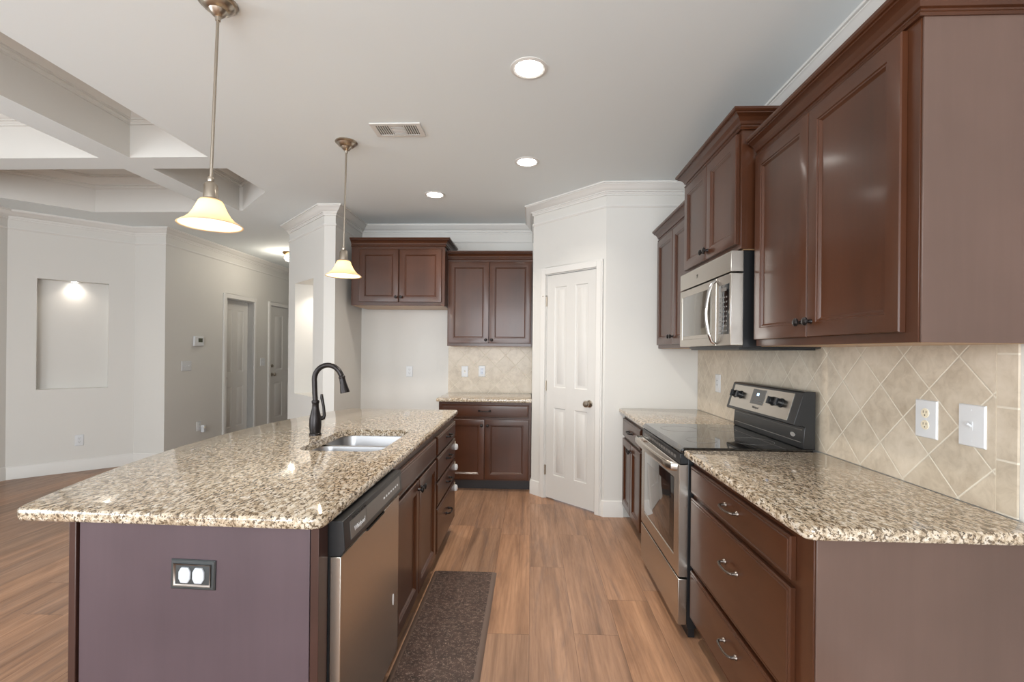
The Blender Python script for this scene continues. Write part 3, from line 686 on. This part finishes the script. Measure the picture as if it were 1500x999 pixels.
km = MB()
for i in range(4):
    for j in range(8): km.box(.626+.025*i, .626+.025*i+.013, -.0022, -.0012, 1.445+.023*j, 1.445+.023*j+.007)
km.build('key_marks', M_GREY, kp)
km = MB(); km.box(.640, .705, -.0022, -.0012, 1.640, 1.656); km.build('clock_window', M_GREY, kp)
text('W', .020, 'logo', M_TEXT_D, MWV, Matrix.Translation((.30, -.0008, 1.775)) @ Matrix.Rotation(PI/2, 4, 'X'))
MB().tube([(.29+.0, -.001, 1.765), (.31, -.001, 1.765)], .0012, 6).build('badge', M_TEXT_D, MWV)

# ------------------------------------------------------------------ floor mat
mt = thing('kitchen_mat', 'brown patterned anti-fatigue mat lying beside the island on wood floor', 'mat', (-.385, 2.0, 0))
x0, x1, y0, y1 = -.572, -.195, 1.10, 2.855; L = mt.location
def rr(d, z, r): return [(x-L.x, y-L.y, z) for x, y in rrect(x0+d, x1-d, y0+d, y1-d, r, 4)]
MB().rings([rr(0, .001, .012), rr(.001, .003, .012), rr(.022, .014, .010), rr(.026, .0145, .01)]).build('bevelled_border', M_MATB, mt, smooth=50)['label'] = 'paler sloping border of the mat'
mt.children[0].name = 'border'
MB().rings([rr(.026, .004, .01), rr(.026, .0155, .01), rr(.029, .0165, .01)]).build('mat_surface', M_MAT, mt)

# ------------------------------------------------------------------ lamps
def point(name, par, z, power, col, r=.02):
    l = bpy.data.lights.new(name, 'POINT'); l.energy = power; l.color = col; l.shadow_soft_size = r
    o = bpy.data.objects.new(name, l); COL.objects.link(o); o.parent = par; o.location = (0, 0, z); return o
WARM = (1, .90, .76)
def pendant(loc, label, lean=0):
    t = thing('pendant_lamp', label, 'pendant lamp', loc, 0, 'pendant lamps over the island')
    MB().lathe([(.002, 0), (.070, 0), (.072, -.006), (.066, -.012), (.060, -.014), (.052, -.026), (.040, -.034), (.034, -.036), (.028, -.046), (.018, -.056), (.011, -.060), (.009, -.075), (.002, -.076)], n=36).build('canopy', M_NICKEL, t)
    MB().tube([(0, 0, -.06), (lean*.5, 0, -.38), (lean, 0, -.705)], .0058, 12).build('rod', M_NICKEL, t)
    z = -.705
    s = MB().lathe([(.002, z+.012), (.011, z+.012), (.013, z+.004), (.011, z-.006), (.020, z-.012), (.026, z-.022), (.027, z-.072), (.034, z-.080), (.040, z-.084), (.002, z-.086)], (lean, 0, 0), n=28).build('socket_cup', M_NICKEL, t)
    z -= .080
    sd = MB().lathe([(.034, z+.001), (.040, z-.006), (.047, z-.022), (.057, z-.045), (.070, z-.066), (.087, z-.083), (.104, z-.094), (.113, z-.101)], (lean, 0, 0), 'z', 48, False, False).build('glass_shade', M_SHADE, t, recalc=False)
    m = sd.modifiers.new('thickness', 'SOLIDIFY'); m.thickness = .003; m.offset = -1
    MB().lathe([(.002, z-.005), (.012, z-.008), (.014, z-.02), (.024, z-.04), (.026, z-.055), (.018, z-.072), (.002, z-.078)], (lean, 0, 0), n=20).build('bulb', M_BULB, t)
    p = point('bulb_light', t, z-.090, 5.0, WARM, .025); p.location.x = lean
    p = point('bulb_glow_light', t, z-.045, 3.0, WARM, .033); p.location.x = lean
    return t
pendant((-1.252, 1.824, H), 'frosted bell pendant over the near half of the island', -.022)
pendant((-1.232, 3.074, H), 'frosted bell pendant over the far half of the island, by refrigerator cabinet', -.010)
def can(loc, label, power=11.0, r=.068):
    t = thing('recessed_light', label, 'ceiling light', loc, 0, 'recessed ceiling lights')
    MB().lathe([(r, 0), (r+.022, 0), (r+.022, -.003), (r+.008, -.007), (r, -.004)], n=40, cap0=False, cap1=False).build('trim_ring', M_TRIM, t)
    MB().lathe([(.001, -.0028), (r, -.0028), (r, -.0014), (.001, -.0014)], n=40).build('diffuser', M_LED, t)
    l = bpy.data.lights.new('lamp_light', 'AREA'); l.shape = 'DISK'; l.size = r*1.9; l.energy = power; l.spread = math.radians(122); l.color = (1, .90, .78)
    o = bpy.data.objects.new('lamp_light', l); COL.objects.link(o); o.parent = t; o.location = (0, 0, -.010)
    return t
can((-.024, 2.291, H), 'round recessed ceiling light closest to the tall range-side cabinets')
can((-.044, 3.42, H), 'round recessed ceiling light in front of the pantry door', 5.5)
can((-.859, 4.123, H), 'round recessed ceiling light in front of the refrigerator alcove cabinet', 7.0)
n1 = Vector(P['m'])+(Vector(P['n'])-Vector(P['m'])).normalized()*.51; o_ = Vector((-1, 1)).normalized()*.055
can((n1.x+o_.x, n1.y+o_.y, 2.049), 'small round downlight in the top of the lit wall niche, great room', .55, .03)
n2 = Vector(P['h'])+(Vector(P['i'])-Vector(P['h'])).normalized()*.60; o_ = Vector((1, 1)).normalized()*.24
can((n2.x+o_.x, n2.y+o_.y, 2.049), 'small downlight hidden in the top of the column niche', 2.2, .03)
fl = thing('flush_ceiling_light', 'small brass flush ceiling light in the hallway past the column', 'ceiling light', (-3.44, 6.55, H))
MB().lathe([(.002, 0), (.075, 0), (.080, -.010), (.060, -.030), (.02, -.040), (.002, -.041)], n=28).build('canopy', M_BRASS, fl)
MB().lathe([(.015, -.035), (.045, -.05), (.055, -.085), (.035, -.12), (.002, -.13)], n=28).build('glass_shade', M_BULB, fl)
point('bulb_light', fl, -.20, 9, WARM, .05)

# ceiling register
vn = thing('ceiling_vent', 'white metal air register with three louvred sections in the ceiling', 'vent', (-.838, 2.905, H))
MB().panel(-.155, .155, 0, .001, [(0, 0)], 0) if False else None
fr = MB()
fr.box(-.155, .155, -.088, -.064, -.008, 0); fr.box(-.155, .155, .064, .088, -.008, 0); fr.box(-.155, -.125, -.064, .064, -.008, 0); fr.box(.125, .155, -.064, .064, -.008, 0)
for x in (-.048, .042): fr.box(x, x+.008, -.064, .064, -.007, 0)
fr.build('vent_frame', M_TRIM, vn, bevel=.002)
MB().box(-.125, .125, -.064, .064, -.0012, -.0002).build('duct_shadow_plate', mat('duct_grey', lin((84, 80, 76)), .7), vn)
lv = MB()
for i in range(5):
    for x in (-.118, .056): lv.box(x+.014*i, x+.014*i+.006, -.060, .060, -.006, -.0015)
for i in range(6): lv.box(-.038, .040, -.058+.021*i, -.058+.021*i+.011, -.006, -.0015)
lv.build('louvres', M_TRIM, vn)

# ------------------------------------------------------------------ outlets and switches (local x along the wall, y into the wall)
def plate(name, label, cat, loc, rotz, kind, w=.072, h=.118, pm=None, im=None, scale=1.0):
    t = thing(name, label, cat, loc, rotz); pm = pm or M_PLAST; im = im or M_CREAM
    p = MB().panel(-w/2, w/2, -h/2, h/2, [(0, -.003), (.003, -.006), (.008, -.0065)], 0).build('cover_plate', pm, t)
    if kind == 'outlet':
        for s in (-1, 1):
            o = MB().lathe([(.001, -.0085), (.0155, -.0085), (.0165, -.0065), (.001, -.0065)], (0, 0, s*.020), 'y', 20).build('receptacle', im, t)
            MB().box(-.007, -.005, -.0089, -.008, s*.020, s*.020+.008).build('slot', M_SLOT, o); MB().box(.005, .007, -.0089, -.008, s*.020, s*.020+.008).build('slot', M_SLOT, o); MB().cyl((0, -.0089, s*.020-.007), .0022, .001, 'y', 10).build('ground_hole', M_SLOT, o)
    if kind == 'decor':
        o = MB().panel(-.017, .017, -.034, .034, [(0, -.0075), (.002, -.0085)], -.006).build('receptacle', im, t)
        for s in (-1, 1):
            for xx in (-.007, .005): MB().box(xx, xx+.002, -.0092, -.008, s*.016, s*.016+.008).build('slot', M_SLOT, o)
    if kind == 'toggle':
        n = max(1, round((w-.072)/.046)+1)
        for i in range(n):
            x = (i-(n-1)/2)*.046
            MB().panel(x-.006, x+.006, -.013, .013, [(0, -.0072)], -.006).build('switch_bezel', M_CREAM if im is M_CREAM else im, t)
            MB().tube([(x, -.006, -.002), (x, -.020, .008)], .0042, 8).build('toggle', pm, t)
    if kind != 'none':
        for z in ((-.048, .048) if kind != 'outlet' else (0,)): MB().cyl((0, -.0072, z), .003, .001, 'y', 10).build('screw', M_NICKEL if pm is not M_PLAST else M_PLAST, t)
    return t
WR = WX-.008
plate('electrical_outlet', 'white duplex outlet on the tiled range wall, beside the toggle switch', 'outlet', (WR, 1.664, 1.123), R_, 'outlet', .088, .128)
plate('light_switch', 'white toggle light switch on range wall tiles near the tile border', 'light switch', (WR, 1.497, 1.126), R_, 'toggle', .088, .128, im=M_PLAST)
plate('electrical_outlet', 'white outlet on the tiles beyond the range, near the pantry wall', 'outlet', (WR, 3.46, 1.125), R_, 'decor', .085, .128, im=M_PLAST)
plate('light_switch', 'small white switch on the far splashback above the counter', 'light switch', (-.722, 5.142, 1.118), 0, 'toggle')
plate('electrical_outlet', 'white outlet on the far splashback above the base cabinet doors', 'outlet', (-.535, 5.142, 1.122), 0, 'decor', im=mat('bluish_plastic', lin((205, 212, 225)), .3))
plate('electrical_outlet', 'white outlet low on the bare wall of the refrigerator alcove', 'outlet', (-1.335, 5.15, 1.11), 0, 'outlet', im=M_PLAST)
q = Vector(P['m'])+(Vector(P['n'])-Vector(P['m'])).normalized()*.46
plate('electrical_outlet', 'white outlet on the angled great room wall, below the lit niche', 'outlet', (q.x, q.y, .335), PI/4, 'outlet', im=M_PLAST)
XL = -4.19
plate('light_switch', 'white triple switch plate under the thermostat in the hallway', 'light switch', (XL, 5.59, 1.125), L_, 'toggle', .164, .118, im=M_PLAST)
plate('light_switch', 'white double switch plate between the two hallway doors', 'light switch', (XL, 7.22, 1.14), L_, 'toggle', .118, .118, im=M_PLAST)
plate('electrical_outlet', 'white outlet low on hallway wall behind a plug-in night light', 'outlet', (XL, 5.81, .36), L_, 'outlet', im=M_PLAST)
nl = thing('night_light', 'small white plug-in night light on the low hallway outlet', 'night light', (XL+.0095, 5.86, .32), L_)
MB().box(-.022, .022, -.040, 0, -.045, .045).build('housing', M_PLAST, nl, bevel=.006)
MB().box(-.012, .012, -.043, -.039, .005, .030).build('lens', M_CREAM, nl, bevel=.001)
th = thing('thermostat', 'white square thermostat with a dark screen on the hallway wall', 'thermostat', (XL, 5.78, 1.43), L_)
MB().box(-.085, .085, -.026, 0, -.062, .062).build('housing', M_PLAST, th, bevel=.008)
MB().box(-.02, .055, -.0275, -.0255, -.012, .038).build('screen', mat('thermostat_screen', lin((84, 88, 74)), .2), th)
# pewter outlet on the island end
io = plate('electrical_outlet', 'pewter framed outlet with two white covers on the island end panel', 'outlet', (-.928, 1.275, .713), 0, 'none', .126, .082, pm=M_DPEWTER)
io.rotation_euler = (0, math.radians(1.2), 0)
MB().panel(-.053, .053, -.031, .031, [(0, -.010), (.003, -.0075), (.006, -.0062)], -.005).build('inner_bezel', M_PEWTER, io)
for s in (-1, 1):
    MB().rings([[(s*.0195-.001+.0165*c*(1 if abs(c) < .9 else 1), y, .0215*sn) for c, sn in ((1, .45), (.6, 1), (-.6, 1), (-1, .45), (-1, -.45), (-.6, -1), (.6, -1), (1, -.45))] for y in (-.004, -.0112)]).build('outlet_cover', M_COVER, io, bevel=.002)
